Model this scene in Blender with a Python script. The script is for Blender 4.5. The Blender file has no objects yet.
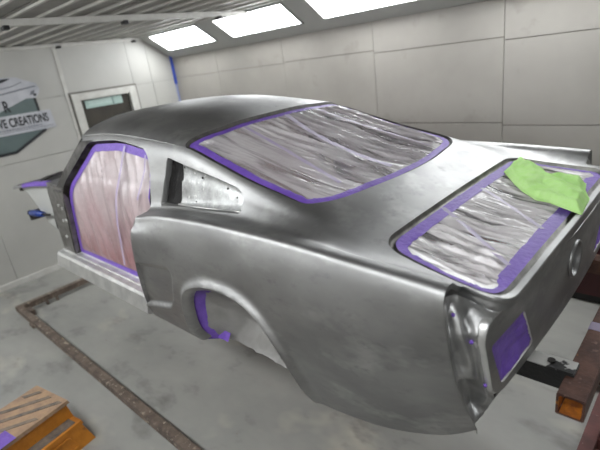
import bpy, bmesh, math, random
import numpy as np
from mathutils import Vector, Matrix, noise

random.seed(3)
SC = bpy.context.scene
COL = SC.collection
LIFT = 0.62            # the body stands this far above its own wheel-on-ground height

# ------------------------------------------------------------------ camera
def make_camera():
    yaw, pitch, roll = 2.35752085, 0.35478081, -0.13904687
    f = np.array([math.cos(pitch)*math.cos(yaw), math.cos(pitch)*math.sin(yaw), -math.sin(pitch)])
    r = np.array([math.sin(yaw), -math.cos(yaw), 0.0]); u = np.cross(r, f)
    r2 = r*math.cos(roll)+u*math.sin(roll); u2 = -r*math.sin(roll)+u*math.cos(roll)
    cam = bpy.data.objects.new('camera', bpy.data.cameras.new('camera'))
    COL.objects.link(cam)
    M = Matrix((r2, u2, -f)).transposed().to_4x4()
    M.translation = Vector((1.41981276, -1.74844159, 1.51015684+LIFT))
    cam.matrix_world = M
    cam.data.sensor_width = 36.0
    cam.data.lens = 36.0*452.832/600.0
    cam.data.clip_start = 0.02
    cam.data.dof.use_dof = True; cam.data.dof.focus_distance = 1.85; cam.data.dof.aperture_fstop = 2.0
    SC.camera = cam
make_camera()

# ------------------------------------------------------------------ world, exposure (the room is closed; its own tubes light it)
W = bpy.data.worlds.new('world'); SC.world = W; W.use_nodes = True
W.node_tree.nodes['Background'].inputs['Color'].default_value = (0.5, 0.52, 0.55, 1)
W.node_tree.nodes['Background'].inputs['Strength'].default_value = 0.25
SC.view_settings.view_transform = 'Standard'
SC.view_settings.look = 'None'
SC.view_settings.gamma = 1.0
SC.view_settings.use_curve_mapping = False
SC.view_settings.exposure = 1.35
TUBE_LEFT = 1.2       # strength of the unseen left wall tubes relative to the right wall's
TUBE_POWER = 6.5       # emission of the booth's light diffusers

# ------------------------------------------------------------------ materials
def lin(c):
    return tuple(((v/255.0)/12.92 if v/255.0 <= 0.04045 else ((v/255.0+0.055)/1.055)**2.4) for v in c)
def mat(name, rgb, rough=0.5, metal=0.0, var=None, scale=6.0, detail=4.0, bump=0.0, bscale=60.0, rvar=0.0, stretch=(1, 1, 1),
        emit=0.0, alpha=1.0, spec=0.5, thr=(0.35, 0.65), extra=None):
    """principled surface; var = second colour mixed in by noise; extra = [(rgb, scale, lo, hi)] more noise patches"""
    m = bpy.data.materials.new(name); m.use_nodes = True
    N = m.node_tree.nodes; L = m.node_tree.links; b = N['Principled BSDF']
    c1 = (*lin(rgb), 1)
    b.inputs['Base Color'].default_value = c1
    b.inputs['Roughness'].default_value = rough; b.inputs['Metallic'].default_value = metal
    b.inputs['Specular IOR Level'].default_value = spec
    tc = N.new('ShaderNodeTexCoord'); mp = N.new('ShaderNodeMapping'); mp.inputs['Scale'].default_value = stretch
    L.new(tc.outputs['Object'], mp.inputs['Vector'])
    def nz(sc, det=detail):
        n = N.new('ShaderNodeTexNoise'); n.inputs['Scale'].default_value = sc; n.inputs['Detail'].default_value = det
        n.inputs['Roughness'].default_value = 0.6
        L.new(mp.outputs['Vector'], n.inputs['Vector']); return n
    def ramp(n, lo, hi):
        r = N.new('ShaderNodeMapRange'); r.inputs['From Min'].default_value = lo; r.inputs['From Max'].default_value = hi
        L.new(n.outputs['Fac'], r.inputs['Value']); return r
    col = None
    layers = ([(var, scale, thr[0], thr[1])] if var else []) + (extra or [])
    for (rgb2, sc, lo, hi) in layers:
        mx = N.new('ShaderNodeMix'); mx.data_type = 'RGBA'
        L.new(ramp(nz(sc), lo, hi).outputs['Result'], mx.inputs['Factor'])
        if col is None: mx.inputs['A'].default_value = c1
        else: L.new(col, mx.inputs['A'])
        mx.inputs['B'].default_value = (*lin(rgb2), 1); col = mx.outputs['Result']
    if col is not None: L.new(col, b.inputs['Base Color'])
    if rvar:
        r = ramp(nz(scale*1.7), 0.25, 0.75)
        r.inputs['To Min'].default_value = rough-rvar; r.inputs['To Max'].default_value = rough+rvar
        L.new(r.outputs['Result'], b.inputs['Roughness'])
    if bump:
        bp = N.new('ShaderNodeBump'); bp.inputs['Strength'].default_value = bump; bp.inputs['Distance'].default_value = 0.01
        L.new(nz(bscale).outputs['Fac'], bp.inputs['Height']); L.new(bp.outputs['Normal'], b.inputs['Normal'])
    if emit:
        b.inputs['Emission Color'].default_value = c1; b.inputs['Emission Strength'].default_value = emit
    if alpha < 1: b.inputs['Alpha'].default_value = alpha
    return m
M = {}
M['steel'] = mat('bare_steel', (170, 170, 169), 0.50, 1.0, var=(150, 150, 150), scale=2.4, rvar=0.07, bump=0.03, bscale=180,
                 extra=[((190, 190, 189), 3.4, 0.56, 0.72), ((150, 150, 150), 16.0, 0.55, 0.8), ((124, 124, 125), 9.0, 0.62, 0.85)], stretch=(1, 1, 2.0))
M['satin_steel'] = mat('satin_bracket_steel', (190, 190, 189), 0.5, 0.95, var=(150, 150, 150), scale=9, rvar=0.06, bump=0.05, bscale=90)
M['post_steel'] = mat('grey_post_steel', (146, 144, 141), 0.45, 0.8, var=(112, 110, 107), scale=14, rvar=0.08, bump=0.08)
M['steel_dark'] = mat('dark_steel', (84, 82, 80), 0.45, 0.9, var=(48, 46, 44), scale=14, rvar=0.08, bump=0.08)
M['sealer'] = mat('seam_sealer', (62, 60, 59), 0.6, 0.2, var=(90, 87, 84), scale=25, bump=0.2)
M['bright_steel'] = mat('bright_sanded_steel', (226, 226, 224), 0.42, 0.8, var=(200, 200, 199), scale=8, rvar=0.08, bump=0.05, bscale=90)
M['zinc'] = mat('galvanised_sheet', (178, 179, 178), 0.45, 0.85, var=(142, 143, 142), scale=18, rvar=0.1, extra=[((225, 225, 222), 40, 0.6, 0.8)], bump=0.15, bscale=30)
M['black_void'] = mat('black_paint_rough', (24, 23, 23), 0.55, 0.0, var=(58, 56, 55), scale=30, thr=(0.6, 0.75), bump=0.4, bscale=40, spec=0.15)
M['primer'] = mat('red_oxide_primer', (134, 66, 60), 0.7, 0.0, var=(104, 50, 46), scale=9)
M['tape'] = mat('purple_tape', (116, 84, 180), 0.5, 0.0, var=(104, 72, 168), scale=22, bump=0.35, bscale=55)
M['tape_dark'] = mat('violet_tape', (116, 84, 178), 0.5, 0.0, var=(98, 66, 160), scale=22, bump=0.35, bscale=55)
def film(name, rgb, rgb2, see, rough=0.28, bump=0.25, bscale=50, stretch=(1, 1, 1), streak=None):
    """thin plastic: part see-through; streak = (stretch, see-through of streaks that imitate the dark in creases, lo, hi)"""
    m = mat(name, rgb, rough, 0.0, var=rgb2, scale=4.0, bump=bump, bscale=bscale, stretch=stretch, spec=0.8)
    N = m.node_tree.nodes; L = m.node_tree.links; b = N['Principled BSDF']; out = N['Material Output']
    t = N.new('ShaderNodeBsdfTransparent'); t.inputs['Color'].default_value = (0.93, 0.92, 0.93, 1)
    mx = N.new('ShaderNodeMixShader'); mx.inputs['Fac'].default_value = see
    if streak:
        tc = N.new('ShaderNodeTexCoord'); mp = N.new('ShaderNodeMapping'); mp.inputs['Scale'].default_value = streak[0]; mp.inputs['Rotation'].default_value = (0, 0, streak[4])
        n = N.new('ShaderNodeTexNoise'); n.inputs['Scale'].default_value = 1.0; n.inputs['Detail'].default_value = 5.0; n.inputs['Distortion'].default_value = 0.6
        r = N.new('ShaderNodeMapRange'); r.inputs['From Min'].default_value = streak[2]; r.inputs['From Max'].default_value = streak[3]
        r.inputs['To Min'].default_value = see; r.inputs['To Max'].default_value = streak[1]
        L.new(tc.outputs['Object'], mp.inputs['Vector']); L.new(mp.outputs['Vector'], n.inputs['Vector']); L.new(n.outputs['Fac'], r.inputs['Value']); L.new(r.outputs['Result'], mx.inputs['Fac'])
    L.new(b.outputs['BSDF'], mx.inputs[1]); L.new(t.outputs['BSDF'], mx.inputs[2]); L.new(mx.outputs['Shader'], out.inputs['Surface'])
    return m
M['film'] = film('clear_masking_film', (232, 228, 230), (214, 206, 210), 0.36, rough=0.2, bump=0.35, bscale=30, streak=((2.2, 16, 2), 0.85, 0.46, 0.66, -0.12))
M['film_trunk'] = film('silvery_masking_film', (236, 233, 233), (222, 217, 218), 0.16, rough=0.2, bump=0.35, bscale=30, streak=((3.0, 24, 2), 0.9, 0.5, 0.68, 0.15))
M['tape_lamp'] = mat('lightened_violet_tape', (134, 104, 198), 0.45, 0.0, var=(116, 84, 182), scale=22, bump=0.35, bscale=55)  # violet tape made lighter to offset the dim light at the tail
M['tape_pale'] = film('pale_purple_tape', (178, 164, 204), (192, 182, 210), 0.35, rough=0.4)
M['film_door'] = film('pinkish_masking_film', (226, 214, 216), (210, 192, 194), 0.28, rough=0.3, streak=((11, 11, 1.0), 0.46, 0.40, 0.72, 0.0))
def interior_tint(m, rgb, z_hi, z_lo, amount):
    """red tint painted low in a film, imitating the interior showing through"""
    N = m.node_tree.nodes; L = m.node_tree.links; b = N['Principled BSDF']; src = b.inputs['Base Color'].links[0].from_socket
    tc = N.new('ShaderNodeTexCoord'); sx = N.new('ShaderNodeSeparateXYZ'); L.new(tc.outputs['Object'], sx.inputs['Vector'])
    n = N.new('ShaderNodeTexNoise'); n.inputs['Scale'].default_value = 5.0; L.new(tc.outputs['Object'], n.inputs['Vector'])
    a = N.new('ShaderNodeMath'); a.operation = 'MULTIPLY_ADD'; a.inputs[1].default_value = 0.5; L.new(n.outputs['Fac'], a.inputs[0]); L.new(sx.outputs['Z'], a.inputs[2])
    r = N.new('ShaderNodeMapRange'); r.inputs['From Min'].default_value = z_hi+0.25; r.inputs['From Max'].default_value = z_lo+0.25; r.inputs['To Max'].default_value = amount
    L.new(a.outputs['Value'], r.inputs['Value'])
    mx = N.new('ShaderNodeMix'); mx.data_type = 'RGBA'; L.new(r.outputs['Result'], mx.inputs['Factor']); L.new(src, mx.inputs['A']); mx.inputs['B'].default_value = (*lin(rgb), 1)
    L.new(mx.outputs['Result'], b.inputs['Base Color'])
interior_tint(M['film_door'], (150, 84, 86), 1.0, 0.35, 0.75)  # red of the interior behind, painted into the film's colour
M['film_grey'] = film('grey_masking_film', (150, 149, 146), (124, 122, 120), 0.15, rough=0.45)
M['rust'] = mat('rusty_tube', (104, 74, 62), 0.62, 0.35, var=(72, 50, 44), scale=14, bump=0.25, bscale=60, extra=[((140, 112, 98), 28, 0.6, 0.75), ((176, 118, 48), 20, 0.66, 0.74)])
M['rust_orange'] = mat('orange_rust', (196, 118, 30), 0.8, 0.0, var=(120, 66, 28), scale=30, bump=0.4)
M['rail'] = mat('worn_brown_rail', (120, 106, 95), 0.6, 0.1, var=(80, 69, 62), scale=9, bump=0.2, extra=[((168, 156, 140), 26, 0.58, 0.68), ((182, 164, 128), 5, 0.66, 0.72)])
M['red_rail'] = mat('red_brown_rail', (104, 62, 58), 0.55, 0.2, var=(80, 48, 46), scale=9, bump=0.15, extra=[((170, 150, 145), 22, 0.68, 0.74)])
M['black_bar'] = mat('chipped_black_bar', (26, 26, 27), 0.4, 0.1, bump=0.4, bscale=70, var=(205, 204, 200), scale=13, thr=(0.67, 0.68), extra=[((120, 88, 72), 11, 0.66, 0.7)])
M['scraped'] = mat('scraped_black_paint', (188, 187, 183), 0.45, 0.2, var=(34, 34, 34), scale=7, thr=(0.56, 0.58), bump=0.3)
M['floor'] = mat('painted_concrete', (158, 157, 151), 0.5, 0.0, var=(140, 140, 136), scale=1.1, rvar=0.12, bump=0.05, bscale=25,
                 extra=[((180, 175, 163), 0.9, 0.55, 0.68), ((112, 110, 106), 2.2, 0.56, 0.74), ((120, 98, 90), 6.0, 0.72, 0.78)], stretch=(1.0, 1.6, 1))
M['wall'] = mat('booth_wall_panel', (166, 162, 155), 0.45, 0.0, var=(155, 151, 144), scale=1.3, bump=0.03, bscale=8, extra=[((140, 136, 128), 3.2, 0.62, 0.8)], rvar=0.06)
M['wall_pale'] = mat('pale_wall_panel', (186, 185, 180), 0.45, 0.0, var=(177, 176, 171), scale=1.3, bump=0.03, bscale=8)
M['seam'] = mat('wall_seam', (112, 108, 102), 0.7)
M['seam_pale'] = mat('pale_wall_seam', (152, 149, 143), 0.7)
M['white_trim'] = mat('white_trim', (205, 204, 199), 0.45, var=(190, 188, 182), scale=9)
M['ceil'] = mat('grey_ceiling_sheet', (156, 154, 148), 0.5, 0.0, var=(138, 136, 131), scale=3, rvar=0.1)
M['rib'] = mat('pale_ceiling_rib', (200, 198, 192), 0.45, var=(182, 180, 175), scale=5)
M['black'] = mat('black_rubber', (28, 28, 28), 0.5)
M['diffuser_left'] = mat('left_lit_diffuser', (250, 253, 255), 0.5, emit=TUBE_POWER*TUBE_LEFT)
M['back_wall'] = mat('grey_back_wall', (104, 103, 101), 0.6, var=(92, 91, 90), scale=1.5)  # unseen rear wall, grey picked to darken the tail panel's reflections
M['diffuser'] = mat('lit_diffuser', (250, 253, 255), 0.5, emit=TUBE_POWER)
M['white_metal'] = mat('white_fixture', (176, 177, 174), 0.4)
M['blue'] = mat('blue_strip', (58, 86, 190), 0.5, var=(48, 74, 170), scale=20)
M['blue_faded'] = mat('faded_blue_strip', (150, 160, 200), 0.5)
M['blue_grip'] = mat('blue_grip', (24, 58, 140), 0.4, var=(18, 44, 110), scale=60)
M['green'] = mat('lime_microfibre', (212, 255, 172), 0.9, var=(200, 252, 152), scale=24, bump=0.5, bscale=260, spec=0.2)
M['orange'] = mat('orange_plastic', (204, 132, 44), 0.5, var=(176, 108, 34), scale=9, bump=0.1, extra=[((120, 80, 50), 16, 0.64, 0.76)])
M['tread'] = mat('dusty_tread', (168, 138, 108), 0.75, var=(140, 116, 96), scale=14, bump=0.2, extra=[((240, 168, 52), 9, 0.68, 0.71)])
M['grip_strip'] = mat('worn_grip_strip', (92, 86, 82), 0.85, var=(130, 116, 102), scale=18, bump=0.4)
M['shield'] = mat('grey_green_sign', (98, 113, 112), 0.45, var=(88, 102, 102), scale=3)
M['ink'] = mat('black_ink', (34, 36, 40), 0.5)
M['silver_print'] = mat('silver_sign', (196, 197, 202), 0.45, var=(170, 172, 180), scale=4)
M['grey_print'] = mat('grey_sign_print', (120, 122, 130), 0.5)
M['door_glass'] = mat('dark_door_glass', (58, 56, 52), 0.25, var=(70, 66, 60), scale=3)
M['plate'] = mat('pale_green_plate', (164, 186, 180), 0.45)
M['plate_ink'] = mat('plate_lettering', (212, 226, 222), 0.5)
M['plate_dark'] = mat('plate_dark_mark', (70, 96, 88), 0.5)
M['maroon'] = mat('maroon_cabinet', (84, 30, 34), 0.4, var=(66, 24, 28), scale=8)
M['maroon_dark'] = mat('maroon_drawer', (70, 26, 30), 0.4)

# ------------------------------------------------------------------ mesh helpers
def link(name, me, m, parent=None):
    o = bpy.data.objects.new(name, me); COL.objects.link(o)
    if m is not None:
        for k in (m if isinstance(m, (list, tuple)) else [m]): me.materials.append(k)
    if parent is not None: o.parent = parent
    return o
def mesh(name, V, F, m, parent=None, smooth=True, merge=0.0, mats=None, flip=False):
    me = bpy.data.meshes.new(name)
    me.from_pydata([tuple(map(float, v[:3])) for v in V], [], [tuple(reversed(f)) if flip else tuple(f) for f in F])
    if merge:
        bm = bmesh.new(); bm.from_mesh(me); bmesh.ops.remove_doubles(bm, verts=bm.verts, dist=merge)
        bmesh.ops.recalc_face_normals(bm, faces=bm.faces); bm.to_mesh(me); bm.free()
    me.polygons.foreach_set('use_smooth', [smooth]*len(me.polygons))
    if mats: me.polygons.foreach_set('material_index', mats)
    me.update()
    return link(name, me, m, parent)
def finish(name, bm, m, parent=None, smooth=False, bevel=0.0, seg=2):
    if bevel:
        bmesh.ops.bevel(bm, geom=[e for e in bm.edges if e.is_manifold and e.calc_face_angle(0) > 0.5], offset=bevel, segments=seg, affect='EDGES', profile=0.6)
    bmesh.ops.recalc_face_normals(bm, faces=bm.faces)
    me = bpy.data.meshes.new(name); bm.to_mesh(me); bm.free()
    if smooth: me.polygons.foreach_set('use_smooth', [True]*len(me.polygons))
    return link(name, me, m, parent)
def addbox(bm, lo, hi, R=None, c=None):
    lo = Vector(lo); hi = Vector(hi)
    T = Matrix.Translation((lo+hi)/2) @ Matrix.Diagonal((*(hi-lo), 1))
    if R is not None: T = R @ T
    return bmesh.ops.create_cube(bm, size=1, matrix=T)['verts']
def box(name, lo, hi, m, parent=None, bevel=0.004, R=None):
    bm = bmesh.new(); addbox(bm, lo, hi, R); return finish(name, bm, m, parent, bevel=bevel)
def prism(name, pts, axis, a, b, m, parent=None, bevel=0.0, smooth=False):
    """polygon pts (2-D) extruded along axis from a to b; axis 0: pts=(y,z), 1: pts=(x,z), 2: pts=(x,y)"""
    def P(p, t): return (t, p[0], p[1]) if axis == 0 else ((p[0], t, p[1]) if axis == 1 else (p[0], p[1], t))
    bm = bmesh.new(); va = [bm.verts.new(P(p, a)) for p in pts]; vb = [bm.verts.new(P(p, b)) for p in pts]; n = len(pts)
    bm.faces.new(va); bm.faces.new(vb[::-1])
    for i in range(n): bm.faces.new((va[i], vb[i], vb[(i+1) % n], va[(i+1) % n]))
    return finish(name, bm, m, parent, bevel=bevel, smooth=smooth)
def tube(name, pts, r, m, parent=None, n=10, caps=True, smooth=True):
    pts = [Vector(p) for p in pts]; V = []; F = []; rr = r if isinstance(r, (list, tuple)) else [r]*len(pts)
    up = Vector((0, 0, 1))
    for i, p in enumerate(pts):
        t = (pts[min(i+1, len(pts)-1)]-pts[max(i-1, 0)]).normalized()
        a = t.cross(up); a = a.normalized() if a.length > 1e-3 else Vector((1, 0, 0)); b = t.cross(a)
        for k in range(n):
            w = 2*math.pi*k/n; V.append(p+rr[i]*(a*math.cos(w)+b*math.sin(w)))
    for i in range(len(pts)-1):
        for k in range(n): F.append((i*n+k, i*n+(k+1) % n, (i+1)*n+(k+1) % n, (i+1)*n+k))
    if caps: F.append(tuple(range(n))[::-1]); F.append(tuple((len(pts)-1)*n+k for k in range(n)))
    return mesh(name, V, F, m, parent, smooth)
def square_tube(name, axis, lo, hi, wall, m, parent=None, inner=None):
    """hollow square tube along axis 0 or 1"""
    lo = list(lo); hi = list(hi); o = [i for i in (0, 1, 2) if i != axis]; V = []; F = []; mi = []
    for t in (lo[axis], hi[axis]):
        for ins in (0, wall):
            for (p, q) in ((0, 0), (1, 0), (1, 1), (0, 1)):
                v = [0, 0, 0]; v[axis] = t
                v[o[0]] = (hi[o[0]]-ins) if p else (lo[o[0]]+ins); v[o[1]] = (hi[o[1]]-ins) if q else (lo[o[1]]+ins); V.append(v)
    for k in range(4):
        j = (k+1) % 4
        F += [(k, j, 8+j, 8+k), (4+k, 12+k, 12+j, 4+j), (k, 4+k, 4+j, j), (8+k, 8+j, 12+j, 12+k)]; mi += [0, 1, 0, 0]
    ob = mesh(name, V, F, [m, inner or m], parent, smooth=False, mats=mi)
    bm = bmesh.new(); bm.from_mesh(ob.data); bmesh.ops.recalc_face_normals(bm, faces=bm.faces)
    bmesh.ops.bevel(bm, geom=[e for e in bm.edges if e.calc_face_angle(0) > 0.5], offset=min(wall*0.45, 0.004), segments=2, affect='EDGES')
    bm.to_mesh(ob.data); bm.free(); return ob
def grid_faces(nu, nv):
    return [(i*nv+j, (i+1)*nv+j, (i+1)*nv+j+1, i*nv+j+1) for i in range(nu-1) for j in range(nv-1)]
def clip(V, F, field):
    """keep the part of the polygons where field <= 0, cut along the zero line"""
    d = field(V); V = [v for v in V]; d = list(d); cut = {}; out = []
    def mid(a, b):
        k = (a, b) if a < b else (b, a)
        if k not in cut:
            t = d[a]/(d[a]-d[b]); V.append(V[a]+(V[b]-V[a])*t); cut[k] = len(V)-1
        return cut[k]
    for f in F:
        s = [d[i] > 0 for i in f]
        if not any(s): out.append(f); continue
        if all(s): continue
        g = []
        for i in range(len(f)):
            a, b = f[i], f[(i+1) % len(f)]
            if not (d[a] > 0): g.append(a)
            if (d[a] > 0) != (d[b] > 0): g.append(mid(a, b))
        if len(g) >= 3: out.append(tuple(g))
    used = sorted({i for f in out for i in f}); mp = {o: n for n, o in enumerate(used)}
    return np.array([V[i] for i in used]) if used else np.zeros((0, 4)), [tuple(mp[i] for i in f) for f in out]
def sub(V, F, keep):
    G = [f for f in F if keep(np.mean([V[i] for i in f], axis=0))]
    used = sorted({i for f in G for i in f}); mp = {o: n for n, o in enumerate(used)}
    return np.array([V[i] for i in used]), [tuple(mp[i] for i in f) for f in G]
def ccw(C):
    A = sum(C[i][0]*C[(i+1) % len(C)][1]-C[(i+1) % len(C)][0]*C[i][1] for i in range(len(C)))
    return C if A > 0 else C[::-1]
def outline(corners, inset=0.0, nc=7, ne=6):
    """closed loop of 2-D points: corners (a, b, radius) filleted, moved inward by inset; the same count for every inset"""
    C = ccw(list(corners)); n = len(C); P = [np.array(c[:2], float) for c in C]; Q = []
    for i in range(n):
        e0 = P[i]-P[i-1]; e1 = P[(i+1) % n]-P[i]; n0 = np.array([-e0[1], e0[0]])/np.linalg.norm(e0); n1 = np.array([-e1[1], e1[0]])/np.linalg.norm(e1)
        Q.append(P[i]+inset*(n0+n1)/max(1+n0@n1, 0.3))
    out = []; ends = []
    for i in range(n):
        a, b, c = Q[i-1], Q[i], Q[(i+1) % n]; r = max(C[i][2]-inset*0.7, 0.012)
        la, lc = np.linalg.norm(a-b), np.linalg.norm(c-b); ra = min(r, 0.47*la); rc = min(r, 0.47*lc)
        ends.append((b+(a-b)/la*ra, b, b+(c-b)/lc*rc))
    for i in range(n):
        s, b, e = ends[i]; nx = ends[(i+1) % n][0]
        for k in range(nc): t = k/(nc-1); out.append((1-t)**2*s+2*t*(1-t)*b+t*t*e)
        for k in range(1, ne): out.append(e+(nx-e)*k/ne)
    return np.array(out)
def sdf(loop):
    A = np.asarray(loop); B = np.roll(A, -1, 0)
    def f(P):
        P = np.asarray(P, float); d = np.full(len(P), 1e9); ins = np.zeros(len(P), bool)
        for a, b in zip(A, B):
            e = b-a; t = np.clip(((P-a)@e)/max(e@e, 1e-12), 0, 1); q = P-a-t[:, None]*e; d = np.minimum(d, (q*q).sum(1))
            c = (a[1] > P[:, 1]) != (b[1] > P[:, 1])
            with np.errstate(divide='ignore', invalid='ignore'):
                ins ^= c & (P[:, 0] < (b[0]-a[0])*(P[:, 1]-a[1])/(b[1]-a[1]+1e-15)+a[0])
        return np.where(ins, -1, 1)*np.sqrt(d)
    return f
def strip(name, loops, m, parent=None, closed=True, smooth=True, flip=False):
    n = len(loops[0]); V = [p for l in loops for p in l]; F = []
    for r in range(len(loops)-1):
        for i in range(n if closed else n-1):
            j = (i+1) % n; F.append((r*n+i, r*n+j, (r+1)*n+j, (r+1)*n+i))
    return mesh(name, V, F, m, parent, smooth, flip=flip)
def nz(x, y, s=0.0): return noise.noise(Vector((x, y, s)))
def folds(x, y, along, across, seed, warp=0.35):
    """creases of a loose sheet: long along the first axis, sharp across it"""
    w = warp*nz(x*along*0.8, y*3.0, seed+7.0)
    a = nz(x*along, y*across+w*across*0.12+x*1.2, seed); b = nz(x*along*1.7+3, y*across*2.3+w*2, seed+3.1)
    return (1-abs(a)*1.9)**3*0.75+(1-abs(b)*1.9)**3*0.35
def tag(o, label=None, cat=None, group=None, kind=None):
    if label: o['label'] = label
    if cat: o['category'] = cat
    if group: o['group'] = group
    if kind: o['kind'] = kind
    return o
def empty(name, loc, label=None, cat=None, group=None, rz=0.0):
    o = bpy.data.objects.new(name, None); COL.objects.link(o); o.location = loc; o.rotation_euler = (0, 0, rz); o.empty_display_size = 0.1
    return tag(o, label, cat, group)
def dup(o, parent=None):
    c = o.copy(); COL.objects.link(c)
    if parent is not None: c.parent = parent
    for ch in list(o.children): dup(ch, c)
    return c
def lettering(name, body, size, m, parent, MX, depth=0.002, sx=1.0):
    cu = bpy.data.curves.new(name, 'FONT'); cu.body = body; cu.size = size; cu.extrude = depth; cu.align_x = 'RIGHT'; cu.offset = size*0.028
    t = bpy.data.objects.new('tmp', cu); COL.objects.link(t); bpy.context.view_layer.update()
    me = bpy.data.meshes.new_from_object(t.evaluated_get(bpy.context.evaluated_depsgraph_get())); bpy.data.objects.remove(t)
    me.transform(MX @ Matrix.Diagonal((sx, 1, 1, 1))); me.name = name; me.materials.clear()
    return link(name, me, m, parent)

# ------------------------------------------------------------------ skin of the body: stations along the car, splines across it
def pchip(xs, ys, xq):
    xs=np.asarray(xs,float); ys=np.asarray(ys,float); xq=np.clip(np.asarray(xq,float),xs[0],xs[-1])
    h=np.diff(xs); d=np.diff(ys)/h; m=np.zeros(len(xs)); m[0]=d[0]; m[-1]=d[-1]
    for i in range(1,len(xs)-1):
        if d[i-1]*d[i]>0:
            w1=2*h[i]+h[i-1]; w2=h[i]+2*h[i-1]; m[i]=(w1+w2)/(w1/d[i-1]+w2/d[i])
    i=np.clip(np.searchsorted(xs,xq)-1,0,len(h)-1); t=(xq-xs[i])/h[i]
    return (1+2*t)*(1-t)**2*ys[i]+t*(1-t)**2*h[i]*m[i]+t*t*(3-2*t)*ys[i+1]+t*t*(t-1)*h[i]*m[i+1]
# control curves of the half body: station x -> (half width, height)
LOWER={-2.0:[(.765,.245),(.80,.33),(.825,.48),(.838,.65),(.822,.79)],
 -.3:[(.765,.245),(.80,.33),(.825,.48),(.838,.65),(.825,.80)],
 .41:[(.785,.27),(.81,.36),(.832,.5),(.84,.66),(.826,.82)],
 .62:[(.74,.245),(.785,.34),(.82,.5),(.835,.66),(.822,.81)],
 .87:[(.70,.30),(.735,.39),(.78,.52),(.808,.66),(.808,.80)],
 1.1:[(.60,.42),(.645,.49),(.70,.58),(.74,.70),(.765,.80)]}
SHOULDER={-2.0:(.785,.85),-.9:(.785,.85),-.72:(.788,.862),-.5:(.794,.90),-.3:(.797,.917),0:(.80,.93),.25:(.80,.93),.45:(.80,.925),.62:(.80,.917),.8:(.798,.908),1.0:(.793,.895),1.1:(.79,.89)}
UPPER={-2.0:[(.715,.87),(.665,1.03),(.575,1.18),(.33,1.25),(0,1.268)],
 -1.6:[(.71,.88),(.655,1.04),(.57,1.212),(.33,1.29),(0,1.312)],
 -1.2:[(.705,.885),(.65,1.04),(.568,1.232),(.33,1.312),(0,1.332)],
 -.9:[(.70,.885),(.645,1.04),(.565,1.22),(.33,1.307),(0,1.328)],
 -.72:[(.69,.888),(.64,1.035),(.572,1.208),(.33,1.292),(0,1.312)],
 -.42:[(.688,.915),(.64,1.04),(.587,1.184),(.33,1.231),(0,1.242)],
 -.2:[(.69,.925),(.645,1.018),(.593,1.124),(.33,1.166),(0,1.178)],
 0:[(.698,.93),(.65,.99),(.60,1.064),(.33,1.107),(0,1.119)],
 .25:[(.715,.932),(.665,.962),(.608,1.004),(.33,1.038),(0,1.048)],
 .45:[(.72,.925),(.67,.932),(.61,.947),(.33,.982),(0,.994)],
 .62:[(.72,.905),(.675,.90),(.62,.90),(.33,.916),(0,.922)],
 .8:[(.715,.894),(.68,.878),(.63,.868),(.33,.885),(0,.892)],
 1.0:[(.715,.876),(.682,.856),(.64,.84),(.33,.852),(0,.858)],
 1.1:[(.715,.87),(.682,.847),(.64,.828),(.33,.838),(0,.842)]}
NSUB=[8,14,16,12,7,5,5,6,11,11,11,10]
def controls(X):
    X=np.atleast_1d(np.asarray(X,float)); C=np.zeros((len(X),13,2))
    def fill(tab,k,col):
        xs=sorted(tab); 
        for a in (0,1):
            C[:,k,a]=pchip(xs,[tab[x][col][a] if col is not None else tab[x][a] for x in xs],X)
    for k in range(5): fill(LOWER,k,k)
    ws=pchip(sorted(SHOULDER),[SHOULDER[x][0] for x in sorted(SHOULDER)],X); zs=pchip(sorted(SHOULDER),[SHOULDER[x][1] for x in sorted(SHOULDER)],X)
    C[:,5]=np.stack([ws+.003,zs-.028],1); C[:,6]=np.stack([ws-.012,zs],1); C[:,7]=np.stack([ws-.05,zs+.004],1)
    for k in range(5): fill(UPPER,8+k,k)
    return C
def sections(X):
    """dense body sections: array [len(X), M, 2] of (half width, height) and the parameter v of each column"""
    C=controls(X); n=C.shape[1]; out=[]; vs=[]
    ext=np.concatenate([2*C[:,:1]-C[:,1:2],C,C[:,-1:]*np.array([1,1])+np.stack([-(C[:,-2,0]),C[:,-2,1]-C[:,-1,1]],1)[:,None]],1)
    for i in range(n-1):
        p0,p1,p2,p3=ext[:,i],ext[:,i+1],ext[:,i+2],ext[:,i+3]
        d=lambda a,b: np.maximum(np.linalg.norm(b-a,axis=1),1e-5)**.5
        t0=np.zeros(len(C)); t1=t0+d(p0,p1); t2=t1+d(p1,p2); t3=t2+d(p2,p3)
        for j in range(NSUB[i]):
            s=j/NSUB[i]; t=t1+(t2-t1)*s; f=lambda a,b,ta,tb:(((tb-t)/(tb-ta))[:,None]*a+((t-ta)/(tb-ta))[:,None]*b)
            A1=f(p0,p1,t0,t1);A2=f(p1,p2,t1,t2);A3=f(p2,p3,t2,t3);B1=f(A1,A2,t0,t2);B2=f(A2,A3,t1,t3)
            out.append(f(B1,B2,t1,t2)); vs.append(i+s)
    out.append(C[:,-1]); vs.append(n-1)
    return np.stack(out,1),np.array(vs)
XS=np.linspace(-2.0,1.1,281); SEC,VS=sections(XS)
KU=int(np.where(VS>=7)[0][0]); KS0=int(np.where(VS>=0)[0][0]); K6=int(np.where(VS>=6)[0][0]); K8=int(np.where(VS>=8)[0][0]); K11=int(np.where(VS>=11)[0][0])
def topz(x,y):
    """height of the body's upper skin over plan point (x,y)"""
    w=abs(y); f=(min(max(x,XS[0]),XS[-1])-XS[0])/(XS[1]-XS[0]); i=min(int(f),len(XS)-2); f-=i; r=[]
    for k in (i,i+1):
        s=SEC[k,KU:]; r.append(np.interp(w,s[::-1,0],s[::-1,1]))
    return r[0]*(1-f)+r[1]*f
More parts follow.
